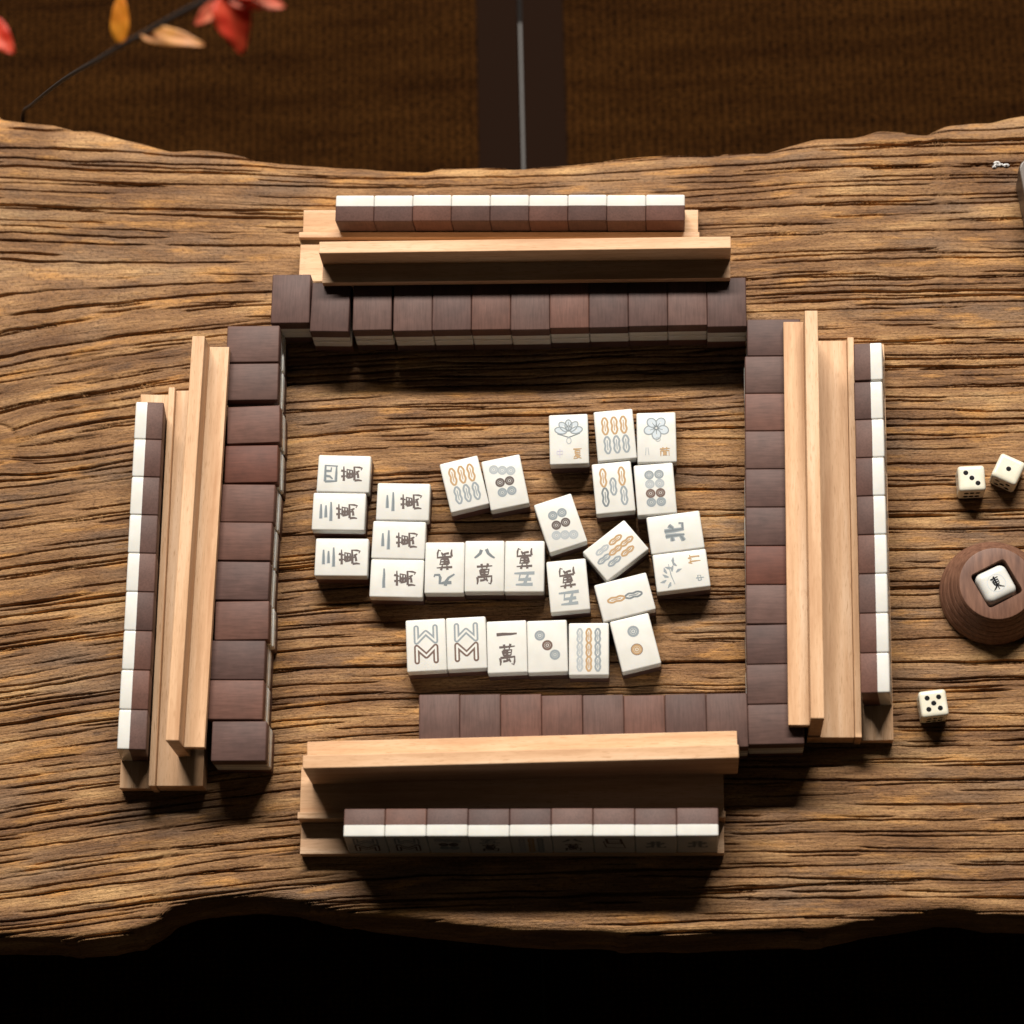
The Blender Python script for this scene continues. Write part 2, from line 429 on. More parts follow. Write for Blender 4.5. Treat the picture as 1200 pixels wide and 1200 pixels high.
# ------------------------------------------------------------------ marks engraved on the tiles
class Ink:
    def __init__(s): s.v = {}; s.f = {}; s.n = 0
    def _add(s, c, vs, fs):
        V = s.v.setdefault(c, []); F = s.f.setdefault(c, []); b = len(V)
        s.n += 1; V += [(p[0], p[1], 0.004 * s.n) for p in vs]; F += [tuple(b + i for i in f) for f in fs]   # each stroke a hair above the last
    def stroke(s, c, pts, w0, w1=None, w2=None, closed=False):
        """ribbon along pts; width eases w0 -> w1 (middle) -> w2"""
        w1 = w0 if w1 is None else w1; w2 = w0 if w2 is None else w2
        P = [Vector(p) for p in pts]
        n = len(P)
        if not closed and n == 2:
            P = [P[0].lerp(P[1], k / 4) for k in range(5)]; n = 5
        vs = []
        for k in range(n):
            a = P[k - 1] if (k or closed) else P[k]; b = P[(k + 1) % n] if (k < n - 1 or closed) else P[k]
            t = (b - a); t = t.normalized() if t.length else Vector((1, 0))
            nn = Vector((-t.y, t.x)); u = k / max(1, n - 1)
            w = (w0 + (w1 - w0) * u * 2) if u < .5 else (w1 + (w2 - w1) * (u - .5) * 2)
            vs += [tuple(P[k] + nn * w / 2), tuple(P[k] - nn * w / 2)]
        fs = [(2 * k, 2 * k + 1, 2 * ((k + 1) % n) + 1, 2 * ((k + 1) % n)) for k in range(n if closed else n - 1)]
        s._add(c, vs, fs)
    def ring(s, c, x, y, r, w, ry=None, n=20, rot=0):
        ry = r if ry is None else ry
        pts = []
        for k in range(n):
            a = 2 * math.pi * k / n; px, py = r * math.cos(a), ry * math.sin(a)
            pts.append((x + px * math.cos(rot) - py * math.sin(rot), y + px * math.sin(rot) + py * math.cos(rot)))
        s.stroke(c, pts, w, closed=True)
    def disc(s, c, x, y, r, n=14):
        s._add(c, [(x + r * math.cos(2 * math.pi * k / n), y + r * math.sin(2 * math.pi * k / n)) for k in range(n)], [tuple(range(n))])
    def glyph(s, c, g, cx, cy, w, h, t, jit=0.0):
        for st in GLYPH[g]:
            s.stroke(c, [(cx + (x - .5) * w, cy + (y - .5) * h) for x, y in st], t * 1.15, t, t * 0.55)
    def stick(s, c, x, y, ln, w, a=0.0, t=1.45):
        ca, sa = math.cos(a), math.sin(a)
        pts = []
        n = 28
        for k in range(n):                                    # waisted bamboo segment outline
            q = 2 * math.pi * k / n
            py = math.sin(q); px = math.copysign(abs(math.cos(q)) ** 0.5, math.cos(q)) * (0.85 - 0.17 * math.cos(py * math.pi * 2))
            px, py = px * w / 2, py * ln / 2
            pts.append((x + px * ca - py * sa, y + px * sa + py * ca))
        s.stroke(c, pts, t, closed=True)
        s.stroke(c, [(x + ln * .3 * sa, y - ln * .3 * ca), (x - ln * .3 * sa, y + ln * .3 * ca)], t * 0.5)
    def coin(s, c, x, y, r):
        s.ring(c, x, y, r * .82, r * .42); s.ring(c, x, y, r * .44, r * .24, n=14); s.disc(c, x, y, r * .2, 10)
    def objects(s, parent, z, name='engraving'):
        for q, (c, V) in enumerate(s.v.items()):
            me = mesh(name, [(x, y, z + dz) for x, y, dz in V], s.f[c], M[c])
            obj(name, me, parent)

GLYPH = {
 'wan': [[(.06, .86), (.5, .875), (.95, .90)], [(.33, 1.0), (.37, .76)], [(.70, 1.02), (.62, .77)],
         [(.26, .70), (.29, .44)], [(.26, .70), (.5, .71), (.76, .73), (.71, .46)], [(.29, .585), (.73, .60)], [(.28, .46), (.73, .47)],
         [(.50, .72), (.50, .4), (.49, .15)], [(.10, .34), (.13, .15), (.10, -.02)], [(.11, .345), (.5, .36), (.92, .39), (.91, .15), (.86, .0), (.74, .06)],
         [(.26, .17), (.45, .19), (.64, .23)], [(.58, .29), (.70, .13)]],
 '1': [[(.0, .46), (.3, .52), (.7, .50), (1.0, .56)]],
 '2': [[(.16, .80), (.84, .86)], [(.0, .18), (.5, .2), (1.0, .24)]],
 '3': [[(.12, .94), (.88, .98)], [(.18, .5), (.82, .54)], [(.0, .04), (.5, .06), (1.0, .10)]],
 '4': [[(.05, .95), (.08, .0)], [(.05, .95), (.95, .98), (.92, .0)], [(.36, .95), (.34, .6), (.20, .36)], [(.64, .96), (.64, .52), (.84, .50)], [(.08, .08), (.92, .09)]],
 '5': [[(.08, .95), (.92, .98)], [(.48, .95), (.40, .5), (.30, .06)], [(.16, .53), (.76, .57), (.70, .06)], [(.0, .03), (1.0, .07)]],
 '8': [[(.34, .92), (.28, .55), (.12, .25), (.0, .08)], [(.58, 1.0), (.68, .55), (.84, .26), (1.0, .06)]],
 '9': [[(.14, .72), (.5, .74), (.72, .78), (.70, .3), (.76, .06), (.98, .06), (1.0, .24)], [(.44, 1.0), (.40, .6), (.28, .3), (.0, .0)]],
 'bei': [[(.34, .98), (.34, .5), (.33, .05)], [(.04, .66), (.34, .68)], [(.0, .12), (.2, .2), (.34, .30)], [(.62, 1.0), (.62, .5), (.64, .10), (.96, .08), (.98, .26)], [(.92, .76), (.76, .60), (.64, .55)]],
 'dong': [[(.14, .84), (.86, .87)], [(.26, .70), (.28, .38)], [(.26, .70), (.76, .72), (.73, .40)], [(.28, .55), (.73, .56)], [(.28, .40), (.73, .41)], [(.50, 1.0), (.50, .5), (.50, .0)], [(.47, .38), (.3, .2), (.02, .06)], [(.53, .38), (.7, .2), (1.0, .05)]],
 'zhong': [[(.1, .75), (.12, .35)], [(.1, .75), (.9, .77), (.86, .36)], [(.12, .38), (.87, .4)], [(.5, 1.0), (.5, 0)]],
 'xia': [[(.05, .95), (.95, .97)], [(.25, .8), (.25, .4)], [(.25, .8), (.75, .8), (.75, .4)], [(.25, .6), (.75, .6)], [(.25, .42), (.75, .42)], [(.4, .36), (.1, .1)], [(.3, .26), (.8, .26), (.45, .0), (.05, -.02)], [(.35, .2), (.9, -.02)]],
 'zhu': [[(.2, 1.0), (.02, .7)], [(.1, .82), (.48, .84)], [(.28, .82), (.28, 0)], [(.68, 1.0), (.52, .7)], [(.58, .82), (1.0, .84)], [(.78, .82), (.78, .05), (.66, .12)]],
 'lan': [[(.0, .82), (1.0, .86)], [(.3, 1.0), (.32, .7)], [(.7, 1.0), (.68, .7)], [(.08, .62), (.08, .0)], [(.08, .62), (.92, .62), (.92, .02)], [(.3, .44), (.7, .44)], [(.5, .56), (.5, .05)], [(.3, .3), (.7, .3)], [(.5, .24), (.28, .08)], [(.5, .24), (.72, .08)]],
}

def design(d):
    k = Ink()
    if d.endswith('wan'):
        num = d[0]; dark = d.endswith('Dwan')
        k.glyph('ink_dark', 'wan', 0, -6.0, 13.0, 15.6, 1.6)
        nc = 'ink_slate' if num in '89' or dark else 'ink_grey'
        hh = {'1': 5, '2': 7, '3': 8.5, '4': 9.5, '5': 9.5, '8': 7.5, '9': 9}[num]
        k.glyph('ink_dark' if d == '1Dwan' else ('ink_slate' if nc == 'ink_slate' else 'ink_grey'), num, 0, 9.6, 15.0 if num != '4' else 14, hh, 2.2 if num != '4' else 1.9)
        if num in '1234' and not dark:
            k.glyph('ink_slate', num, 0, 9.45, 14.4, hh, 1.1)
    elif d == '6tiao':
        for x in (-7, 0, 7): k.stick('ink_orange', x, 7.6, 13.2, 4.6); k.stick('ink_grey', x + .6, -7.6, 13.2, 4.6)
    elif d == '5tiao':
        for x in (-7, 7): k.stick('ink_orange', x, 8.3, 14, 4.6); k.stick('ink_slate' if x < 0 else 'ink_grey', x + .4, -7, 14, 4.6)
        k.stick('ink_grey', 0, .8, 13, 4.4)
    elif d == '7tiao':
        for x, y, c in ((6.5, 7.5, 'ink_pale'), (6.5, -5, 'ink_orange'), (0.2, 10.8, 'ink_grey'), (.2, 0, 'ink_orange'), (.2, -10.8, 'ink_orange'), (-6, 6, 'ink_grey'), (-6, -6.5, 'ink_orange')):
            k.stick(c, x, y, 10.6, 3.6)
    elif d == '2tiao':
        k.stick('ink_slate', 0, -6.6, 12.5, 4.0); k.stick('ink_orange', 0, 6.6, 12.5, 4.0)
    elif d == '9tiao':
        for x, c in ((-6.6, 'ink_pale'), (0, 'ink_orange'), (6.6, 'ink_grey')):
            for y in (10.6, 0, -10.6): k.stick(c, x, y - .6, 10.8, 3.8)
    elif d == '8tiao':
        for c, y, sg in (('ink_grey', 8.2, -1), ('ink_brown', -6.8, 1)):
            P = [(-7, -5.4), (-7, 5.4), (0, -1.4), (7, 5.4), (7, -5.4)]
            P = [(a, y + sg * b) for a, b in P]
            for col, w in ((c, 4.1), ('ink_blank', 1.4)):                # outlined zigzag rods
                for a, b in zip(P[:-1], P[1:]): k.stroke(col, [a, b], w)
                for a in P: k.disc(col, a[0], a[1], w / 2, 12)
    elif d == '2tong': k.coin('ink_grey', 0.5, 8.6, 4.2); k.coin('ink_orange', -.2, -5.4, 4.2); k.ring('ink_brown', -.2, -5.4, 4.2, .5)
    elif d == '3tong': k.coin('ink_grey', -5.4, 8.4, 3.8); k.coin('ink_brown', 0, .8, 3.8); k.coin('ink_grey', 5.4, -6.6, 3.8)
    elif d == '7tong':
        for x, y in ((-6.6, 11.6), (-.4, 9.8), (5.8, 8.2)): k.coin('ink_pale', x, y, 3.5)
        for x in (-3.8, 3.4): k.coin('ink_dark', x, .6, 3.5); k.coin('ink_grey', x + .2, -7.4, 3.5)
    elif d == '8tong':
        for q, (y, c) in enumerate(((11.4, 'ink_grey'), (4.2, 'ink_pale'), (-3.2, 'ink_brown'), (-10.2, 'ink_grey'))):
            for x in (-3.7, 3.7): k.coin(c, x, y, 3.5)
    elif d == 'bei':
        k.glyph('ink_grey', 'bei', 0, 0.4, 14, 15, 3.2); k.glyph('ink_slate', 'bei', 0, 0.4, 14.4, 15.4, 1.5)
    elif d == 'flowerA':
        for a in (0, 38, -38, 78, -78):
            for q in (.4, .7, 1.0): k.ring('ink_wash', 6.0 * math.sin(R(a)), 8.5 + 5.0 * math.cos(R(a)) - 2.5, 2.4 * q, 1.0, 4.3 * q, 16, -R(a))
        for a in (0, 38, -38, 78, -78):
            k.ring('ink_grey', 6.0 * math.sin(R(a)), 8.5 + 5.0 * math.cos(R(a)) - 2.5, 2.6, .9, 4.6, 16, -R(a))
        k.ring('ink_slate', 0, 8.8, 1.8, .6); k.stroke('ink_slate', [(-8.5, 4.5), (0, 1.5), (8.5, 4.5)], .5, .9, .5); k.ring('ink_pale', 0, -1.2, 1.7, .6, 2.4)
        for a in (-30, 0, 30): k.stroke('ink_slate', [(2.2 * math.sin(R(a)), 9 + 2.2 * math.cos(R(a))), (4.6 * math.sin(R(a)), 9 + 4.6 * math.cos(R(a)))], .4)
        k.glyph('ink_orange', 'xia', 6.3, -11.5, 7, 7.6, .95); k.glyph('ink_lilac', 'zhong', -7.0, -11.0, 5.5, 7, .6)
    elif d == 'flowerB':
        for a in (0, 72, 144, 216, 288):
            a += 36
            for q in (.35, .65, 1.0): k.ring('ink_wash', 5.6 * math.sin(R(a)), 7.4 + 5.2 * math.cos(R(a)), 3.1 * q, 1.2, 3.7 * q, 16, -R(a))
            k.ring('ink_grey', 5.6 * math.sin(R(a)), 7.4 + 5.2 * math.cos(R(a)), 3.3, .9, 3.9, 16, -R(a))
            k.stroke('ink_slate', [(1.4 * math.sin(R(a)), 7.4 + 1.4 * math.cos(R(a))), (5.2 * math.sin(R(a)), 7.4 + 5.2 * math.cos(R(a)))], .7, .5, .25)
            k.stroke('ink_slate', [(1.2 * math.sin(R(a + 36)), 7.4 + 1.2 * math.cos(R(a + 36))), (3.4 * math.sin(R(a + 36)), 7.4 + 3.4 * math.cos(R(a + 36)))], .5)
        k.ring('ink_slate', 0, 7.4, 1.1, .6, n=10); k.ring('ink_pale', 1.0, -1.6, 1.8, .5, 1.5)
        k.glyph('ink_orange', 'lan', 6.0, -11.6, 7.4, 7.0, .95); k.stroke('ink_pale', [(-8, -8), (-8.6, -14)], .5); k.stroke('ink_pale', [(-6.6, -8), (-6, -14)], .5)
    elif d == 'flowerC':
        for a, x, y in ((20, -4, 10), (60, -1, 11), (-30, -6, 12), (95, 0, 7), (140, -1, 4), (-70, -8, 9), (40, 4, 3), (80, 6, 5), (0, 3, 7)):
            k.stroke('ink_grey', [(x, y), (x + 2.4 * math.sin(R(a)), y + 2.4 * math.cos(R(a))), (x + 5 * math.sin(R(a + 12)), y + 5 * math.cos(R(a + 12)))], .8, 2.2, .3)
        k.stroke('ink_grey', [(-10, 6), (-3, 8), (6, 9)], .4, .7, .4)
        k.glyph('ink_orange', 'zhu', 7.6, -10.5, 7, 9, 1.0); k.glyph('ink_grey', 'zhong', -7.2, -13, 5, 6, .7)
    elif d == 'box': k.ring('ink_dark', 0, 8, 6.5, 2.6, 8, 4, R(45)); k.ring('ink_dark', 0, 0, 8.2, 1.4, 11, 4, R(45))
    return k

# ------------------------------------------------------------------ tiles
TW, TH, TT, TB = 29.6, 40.0, 21.0, 12.3
def outer(lo, hi, zseam):
    return lambda c: abs(c[2] - zseam) > 0.01
ME_BACK = box_mesh('tile_back', (-TW / 2, -TH / 2, 0), (TW / 2, TH / 2, TB), M['wood'], 0.9, 2, lambda c: abs(c[2] - TB) > 0.01)
ME_FACE = box_mesh('tile_face', (-TW / 2, -TH / 2, TB), (TW / 2, TH / 2, TT), M['white'], 1.3, 3, lambda c: abs(c[2] - TB) > 0.01)
for me in (ME_BACK, ME_FACE):
    me.polygons.foreach_set('use_smooth', [True] * len(me.polygons))
    try: me.set_sharp_from_angle(angle=R(50))
    except Exception: pass
BROWN = [(0.118, 0.058, 0.045), (0.125, 0.068, 0.054), (0.100, 0.054, 0.044), (0.135, 0.064, 0.047), (0.096, 0.054, 0.046), (0.120, 0.068, 0.056)]

def tile(name, label, group=None, brown=None, mark=None):
    """origin at the centre of the wooden back; the white face looks along +z"""
    t = thing(name, label, 'tile', group=group)
    b = obj('back', ME_BACK, t)
    c = brown or random.choice(BROWN)
    q = random.uniform(.88, 1.12)
    b.color = (c[0] * q, c[1] * q, c[2] * q, 1)
    obj('face', ME_FACE, t)
    if mark: design(mark).objects(t, TT + 0.05)
    return t

LOOSE = [
 ('4wan', -125.9, 25.9, -2.5, 90, 'white tile marked with a four above the ten-thousand character'),
 ('3wan', -129.1, -3.9, -1.9, 90, 'three-stroke ten-thousand tile touching the four ten-thousand tile'),
 ('3wan', -126.4, -39.7, -1.4, 90, 'three-stroke ten-thousand tile with a gap before its twin, beside the two-stroke tiles'),
 ('2wan', -80.7, 2.9, -2.0, 90, 'two-stroke ten-thousand tile at the free end of its column of three'),
 ('2wan', -83.7, -27.1, -2.4, 90, 'two-stroke ten-thousand tile in the middle of its column of three'),
 ('1wan', -84.7, -56.9, -2.1, 90, 'one-stroke ten-thousand tile lying sideways against the nine ten-thousand tile'),
 ('6tiao', -34.8, 16.1, 13.2, 0, 'tilted six-bamboo tile leaning against a seven-coin tile'),
 ('7tong', -3.9, 16.8, 10.9, 0, 'seven-coin tile with two dark coins, beside the tilted six-bamboo tile'),
 ('9wan', -49.1, -49.2, -0.8, 180, 'nine ten-thousand tile lying upside down in a row of three'),
 ('8wan', -19.3, -48.6, -0.6, 0, 'eight ten-thousand tile upright between two upside-down tiles'),
 ('5wan', 10.5, -49.2, -0.9, 180, 'five ten-thousand tile touching the eight ten-thousand tile'),
 ('flowerA', 44.1, 50.1, 1.1, 0, 'flower tile with a lotus drawing and two small marks, standing alone'),
 ('6tiao', 79.0, 52.8, 4.4, 0, 'six-bamboo tile between the two flower drawings'),
 ('flowerB', 110.1, 50.3, 0.5, 0, 'flower tile with a five-petal blossom above an ochre mark'),
 ('5tiao', 77.3, 11.2, 4.7, 0, 'five-bamboo tile below the upright six-bamboo tile'),
 ('8tong', 108.5, 9.4, 3.7, 0, 'eight-coin tile with one brown pair, below the blossom tile'),
 ('7tong', 37.4, -16.0, 17.6, 180, 'seven-coin tile lying alone, tilted, with its three-coin row lowest'),
 ('7tiao', 78.4, -38.0, 38.4, 90, 'seven-bamboo tile lying diagonally between the other loose tiles'),
 ('bei', 123.0, -24.8, 6.9, 90, 'north wind tile with one large grey character, lying sideways'),
 ('flowerC', 126.9, -54.4, 6.3, 90, 'flower tile with grey bamboo leaves and an ochre character, lying sideways'),
 ('5wan', 42.9, -64.6, 4.7, 180, 'five ten-thousand tile standing apart, tilted, near the diagonal bamboo tile'),
 ('2tiao', 84.8, -74.2, 13.8, 90, 'two-bamboo tile lying sideways against the two-coin tile'),
 ('2tong', 92.1, -109.0, 13.2, 0, 'tilted two-coin tile with one grey and one ochre coin'),
 ('9tiao', 57.8, -113.4, -0.4, 0, 'nine-bamboo tile at the end of the straight row of five'),
 ('3tong', 27.3, -110.9, 1.2, 0, 'three-coin tile with its coins on a diagonal'),
 ('1Dwan', -2.5, -110.8, 1.5, 0, 'one-stroke ten-thousand tile standing upright beside the three-coin tile'),
 ('8tiao', -32.5, -107.5, 2.1, 0, 'eight-bamboo tile between its twin and the one ten-thousand tile'),
 ('8tiao', -62.3, -108.7, 2.5, 0, 'eight-bamboo tile at the outer end of the row'),
]
for d, x, y, a, extra, lab in LOOSE:
    t = tile('mahjong_tile', lab, 'loose face-up tiles inside the walls', mark=d)
    t.location = (x * MM, y * MM, 0.0); t.rotation_euler = (0, 0, R(a + extra))

ORD = ['first', 'second', 'third', 'fourth', 'fifth', 'sixth', 'seventh', 'eighth', 'ninth', 'tenth', 'eleventh', 'twelfth']
TOPW = [(-166.5, 160.4, -0.7), (-136.1, 152.8, -1.9), (-103.9, 153.2, -0.3), (-73.0, 151.8, -0.3), (-43.3, 151.8, -0.3), (-13.5, 151.5, -0.3), (16.2, 150.7, -0.3), (45.9, 151.5, -0.3), (75.6, 151.2, -0.3), (105.3, 151.6, -0.3), (135.0, 151.6, -0.3), (164.7, 149.9, -0.3)]
RIGHTW = [(199.4, 120.6, -0.8), (197.1, 90.9, -0.8), (196.4, 61.2, -0.8), (195.8, 31.5, -0.8), (195.2, 1.8, -0.8), (194.6, -27.9, -0.8), (194.0, -57.6, -0.8), (193.4, -87.3, -0.8), (192.7, -117.4, 0.4), (192.4, -147.1, 0.4), (192.5, -176.9, 0.4)]
LEFTW = [(-194.6, 124.2, -0.5), (-194.5, 93.5, -0.5), (-192.3, 59.2, 1.0), (-193.1, 28.0, 0.0), (-194.9, -2.8, -1.5), (-196.4, -32.5, -1.5), (-197.2, -63.0, -1.5), (-196.7, -93.4, 0.0), (-198.8, -123.4, -1.0), (-199.2, -153.3, -1.0), (-196.2, -184.2, -0.5)]
BOTW = [(-50.4, -171.3, 0.3), (-20.7, -171.7, 0.3), (9.0, -172.1, 0.3), (38.7, -173.2, 0.3), (68.5, -173.4, 0.3), (98.2, -174.0, 0.3), (127.9, -173.5, 0.3), (157.6, -173.5, 0.3)]
RED = (0.135, 0.050, 0.033)
RB = (0.138, 0.067, 0.050)
DK = (0.102, 0.057, 0.048)
GY = (0.120, 0.068, 0.056)
WALLS = [
 (TOPW, 0, 'twelve-stack wall', 'from the askew end', (0, 0), [DK, DK, GY, GY, DK, RB, None, None, DK, DK, GY, DK], 'tiles of the long twelve-stack wall'),
 (RIGHTW, 90, 'wall on the dice side', 'from the twelve-stack wall', (0, 0), [DK, GY, RB, GY, DK, DK, RED, GY, DK, GY, GY], 'tiles of the wall on the dice side'),
 (LEFTW, 90, 'uneven wall opposite the dice', 'from the twelve-stack wall', (0.4, 0), [GY, GY, RB, RED, RB, RB, DK, RB, DK, RB, DK], 'tiles of the uneven wall away from the dice'),
 (BOTW, 0, 'short eight-stack wall', 'from the free end', (0, 0), [GY, GY, RB, RB, GY, RB, DK, GY], 'tiles of the short wall'),
]
for pts, rot, where, frm, sh, cols, grp in WALLS:
    for k, (x, y, a) in enumerate(pts):
        for layer in (1, 0):
            lab = '%s tile %s, %s layer, %s' % (ORD[k], frm, 'upper' if layer else 'lower', where)
            t = tile('mahjong_tile', lab, grp, brown=cols[k] if layer else None)
            jx, jy = (0, 0) if layer else (sh[0] + random.uniform(-.5, .5) * (rot != 0), random.uniform(-.5, .5) * (rot == 0))
            zb = TT * (layer + 1) + 0.06 * layer
            t.location = ((x + jx) * MM, (y + jy) * MM, zb * MM)
            if layer: t.rotation_euler = (R(180), 0, R(a + rot))       # face down on a face-up tile
            else: t.rotation_euler = (0, 0, R(a + rot)); t.location.z = 0.0

# ------------------------------------------------------------------ racks, pushers, standing tiles
def make_rack(label, x, y, rot, L0=308.0):
    r = thing('tile_rack', label, 'tile rack', (x, y, 0), rot, 'pale beech tile racks')
    h = L0 / 2
    obj('seat', extrude_profile('rack_seat', [(0, 0), (23.6, 0), (23.6, 8), (0, 10.7)], -h, h, M['beech'], 0.5), r)
    obj('ridge', extrude_profile('rack_ridge', [(23.7, 0), (28.6, 0), (28.6, 23), (23.7, 23)], -h - 1.0, h + 1.0, M['beech'], 0.6), r)
    obj('platform', extrude_profile('rack_platform', [(28.7, 0), (63, 0), (63, 18), (28.7, 18)], -h, h, M['beech'], 0.5), r)
    return r

def make_pusher(label, x, y, rot, L0=310.0):
    r = thing('rack_pusher', label, 'rack pusher', (x, y, 18.05), rot, 'pale beech pushers set on the racks')
    h = L0 / 2
    obj('upright', extrude_profile('pusher_upright', [(0, 0), (9.6, 0), (9.6, 54), (0, 54)], -h, h, M['beech'], 0.6), r)
    obj('ledge', extrude_profile('pusher_ledge', [(9.65, 25.2), (24.6, 25.2), (24.6, 32), (9.65, 32)], -h + 0.3, h - 0.3, M['beech'], 0.35), r)
    return r

LEAN = 6.6
def standing(rackx, racky, rackrot, centre, n, marks, where, frm, grp, gaps={}, cols=None, flip=False):
    pitch = 29.72
    fr = Matrix.Translation((rackx * MM, racky * MM, 0)) @ Matrix.Rotation(R(rackrot), 4, 'Z')
    pos = 0.0; xs = []
    for k in range(n):
        pos += gaps.get(k, 0); xs.append(pos); pos += pitch
    mid = (xs[0] + xs[-1]) / 2
    for k in range(n):
        lab = '%s standing tile %s on the %s' % (ORD[k], frm, where)
        t = tile('mahjong_tile', lab, grp, mark=marks[k] if marks else None, brown=(cols[k] if cols else None))
        lx = centre + xs[k] - mid
        dy = random.uniform(-0.45, 0.0)
        # bottom back edge at y=21.6, z=8; the face looks to -y and the head leans back
        # tile local: x width, y height, z from back (0) to face (21)
        loc = Matrix.Translation((lx * MM, (21.4 + dy) * MM, 8.35 * MM)) @ Matrix.Rotation(R(90 - LEAN), 4, 'X') @ Matrix.Translation((0, TH / 2 * MM, 0))
        t.matrix_world = fr @ loc

RACKS = [
 # rack x, y, rot ; pusher x, y, rot
 ('whose standing tiles show their inked faces', (0.0, -263.0, -0.5), (9.8, -209.8, 0.72), 15.8),
 ('near the mat seam, standing tiles with faces turned away', (-8.7, 243.6, 178.6), (13.3, 192.4, 179.4), -10.0),
 ('on the side away from the dice', (-286.9, -57.2, -90.65), (-240.2, -35.0, -91.6), 0.0),
 ('on the side with the dice', (281.4, -28.6, 89.0), (228.4, -25.3, 89.0), 6.0),
]
CAP = ['standing tiles of the inked-face rack', 'standing tiles of the rack near the mat seam', 'standing tiles of the rack away from the dice', 'standing tiles of the rack by the dice']
FR = ['from the exposed seat end', 'from the covered seat end', 'from the twelve-stack wall end', 'from the short wall end']
WH = ['rack with inked faces showing', 'rack near the mat seam', 'rack away from the dice', 'rack beside the dice']
for k, (lab, rk, ps, cx) in enumerate(RACKS):
    make_rack('pale beech tile rack ' + lab, *rk)
    make_pusher('L-shaped beech pusher on the rack ' + lab, *ps)
standing(*RACKS[0][1], RACKS[0][3], 9, ['8tiao', '8tiao', '7tong', '5wan', '9tiao', '8wan', 'box', 'bei', 'bei'], WH[0], FR[0], CAP[0])
standing(*RACKS[1][1], RACKS[1][3], 9, None, WH[1], FR[1], CAP[1])
standing(*RACKS[2][1], RACKS[2][3], 9, None, WH[2], FR[2], CAP[2])
standing(*RACKS[3][1], RACKS[3][3], 9, None, WH[3], FR[3], CAP[3], gaps={8: 1.0})

# ------------------------------------------------------------------ dice and die holder
def round_cube(name, half, r, mat, n=10):
    bm = bmesh.new(); bmesh.ops.create_cube(bm, size=2)
    bmesh.ops.subdivide_edges(bm, edges=bm.edges[:], cuts=n, use_grid_fill=True)
    c = 1 - r
    for v in bm.verts:
        p = v.co.copy()
        q = Vector([max(-c, min(c, a)) for a in p]); d = p - q
        if d.length > 1e-6: p = q + d.normalized() * r
        v.co = p * half * MM
    me = bpy.data.meshes.new(name); bm.to_mesh(me); bm.free()
    me.materials.append(mat); me.polygons.foreach_set('use_smooth', [True] * len(me.polygons))
    return me

PIP = {1: [(0, 0)], 2: [(-1, 1), (1, -1)], 3: [(-1, 1), (0, 0), (1, -1)], 4: [(-1, 1), (1, 1), (-1, -1), (1, -1)], 5: [(-1, 1), (1, 1), (0, 0), (-1, -1), (1, -1)], 6: [(-1, .9), (0, .9), (1, .9), (-1, -.9), (0, -.9), (1, -.9)]}
def pips_mesh(name, faces, half, sp, r):
    V = []; F = []
    for (nrm, ux, val) in faces:
        nrm = Vector(nrm); ux = Vector(ux); uy = nrm.cross(ux)
        for a, b in PIP[val]:
            c = ux * a * sp + uy * b * sp
            base = len(V); n = 14
            for ring, (rr, hh) in enumerate(((1.0, 0.0), (.8, .04), (.45, .06))):
                for k in range(n):
                    q = 2 * math.pi * k / n
                    V.append(tuple(c + nrm * (half + 0.03 + hh) + (ux * math.cos(q) + uy * math.sin(q)) * r * rr))
            for ring in range(2):
                for k in range(n): F.append((base + ring * n + k, base + ring * n + (k + 1) % n, base + (ring + 1) * n + (k + 1) % n, base + (ring + 1) * n + k))
            F.append(tuple(base + 2 * n + k for k in range(n)))
    return mesh(name, V, F, M['black'], True)

ME_DIE = round_cube('die_body', 10, 0.24, M['ivory'])
def die(label, x, y, rot, topv, front, side):
    d = thing('die', label, 'die', (x, y, 0.0), rot, 'ivory dice on the table')
    b = obj('body', ME_DIE, d); b.location = (0, 0, 10 * MM)
    p = obj('pips', pips_mesh('die_pips', [((0, 0, 1), (1, 0, 0), topv), ((0, -1, 0), (1, 0, 0), front), ((-1, 0, 0), (0, -1, 0), side), ((1, 0, 0), (0, 1, 0), 7 - side)], 10, 4.2, 1.9), d)
    p.location = (0, 0, 10 * MM)
die('ivory die showing three black pips', 343.9, 14.0, 1.5, 3, 6, 2)
die('tilted ivory die showing a single black pip', 371.4, 20.6, -27, 1, 5, 4)
die('ivory die showing five black pips', 308.0, -157.6, 6, 5, 6, 3)

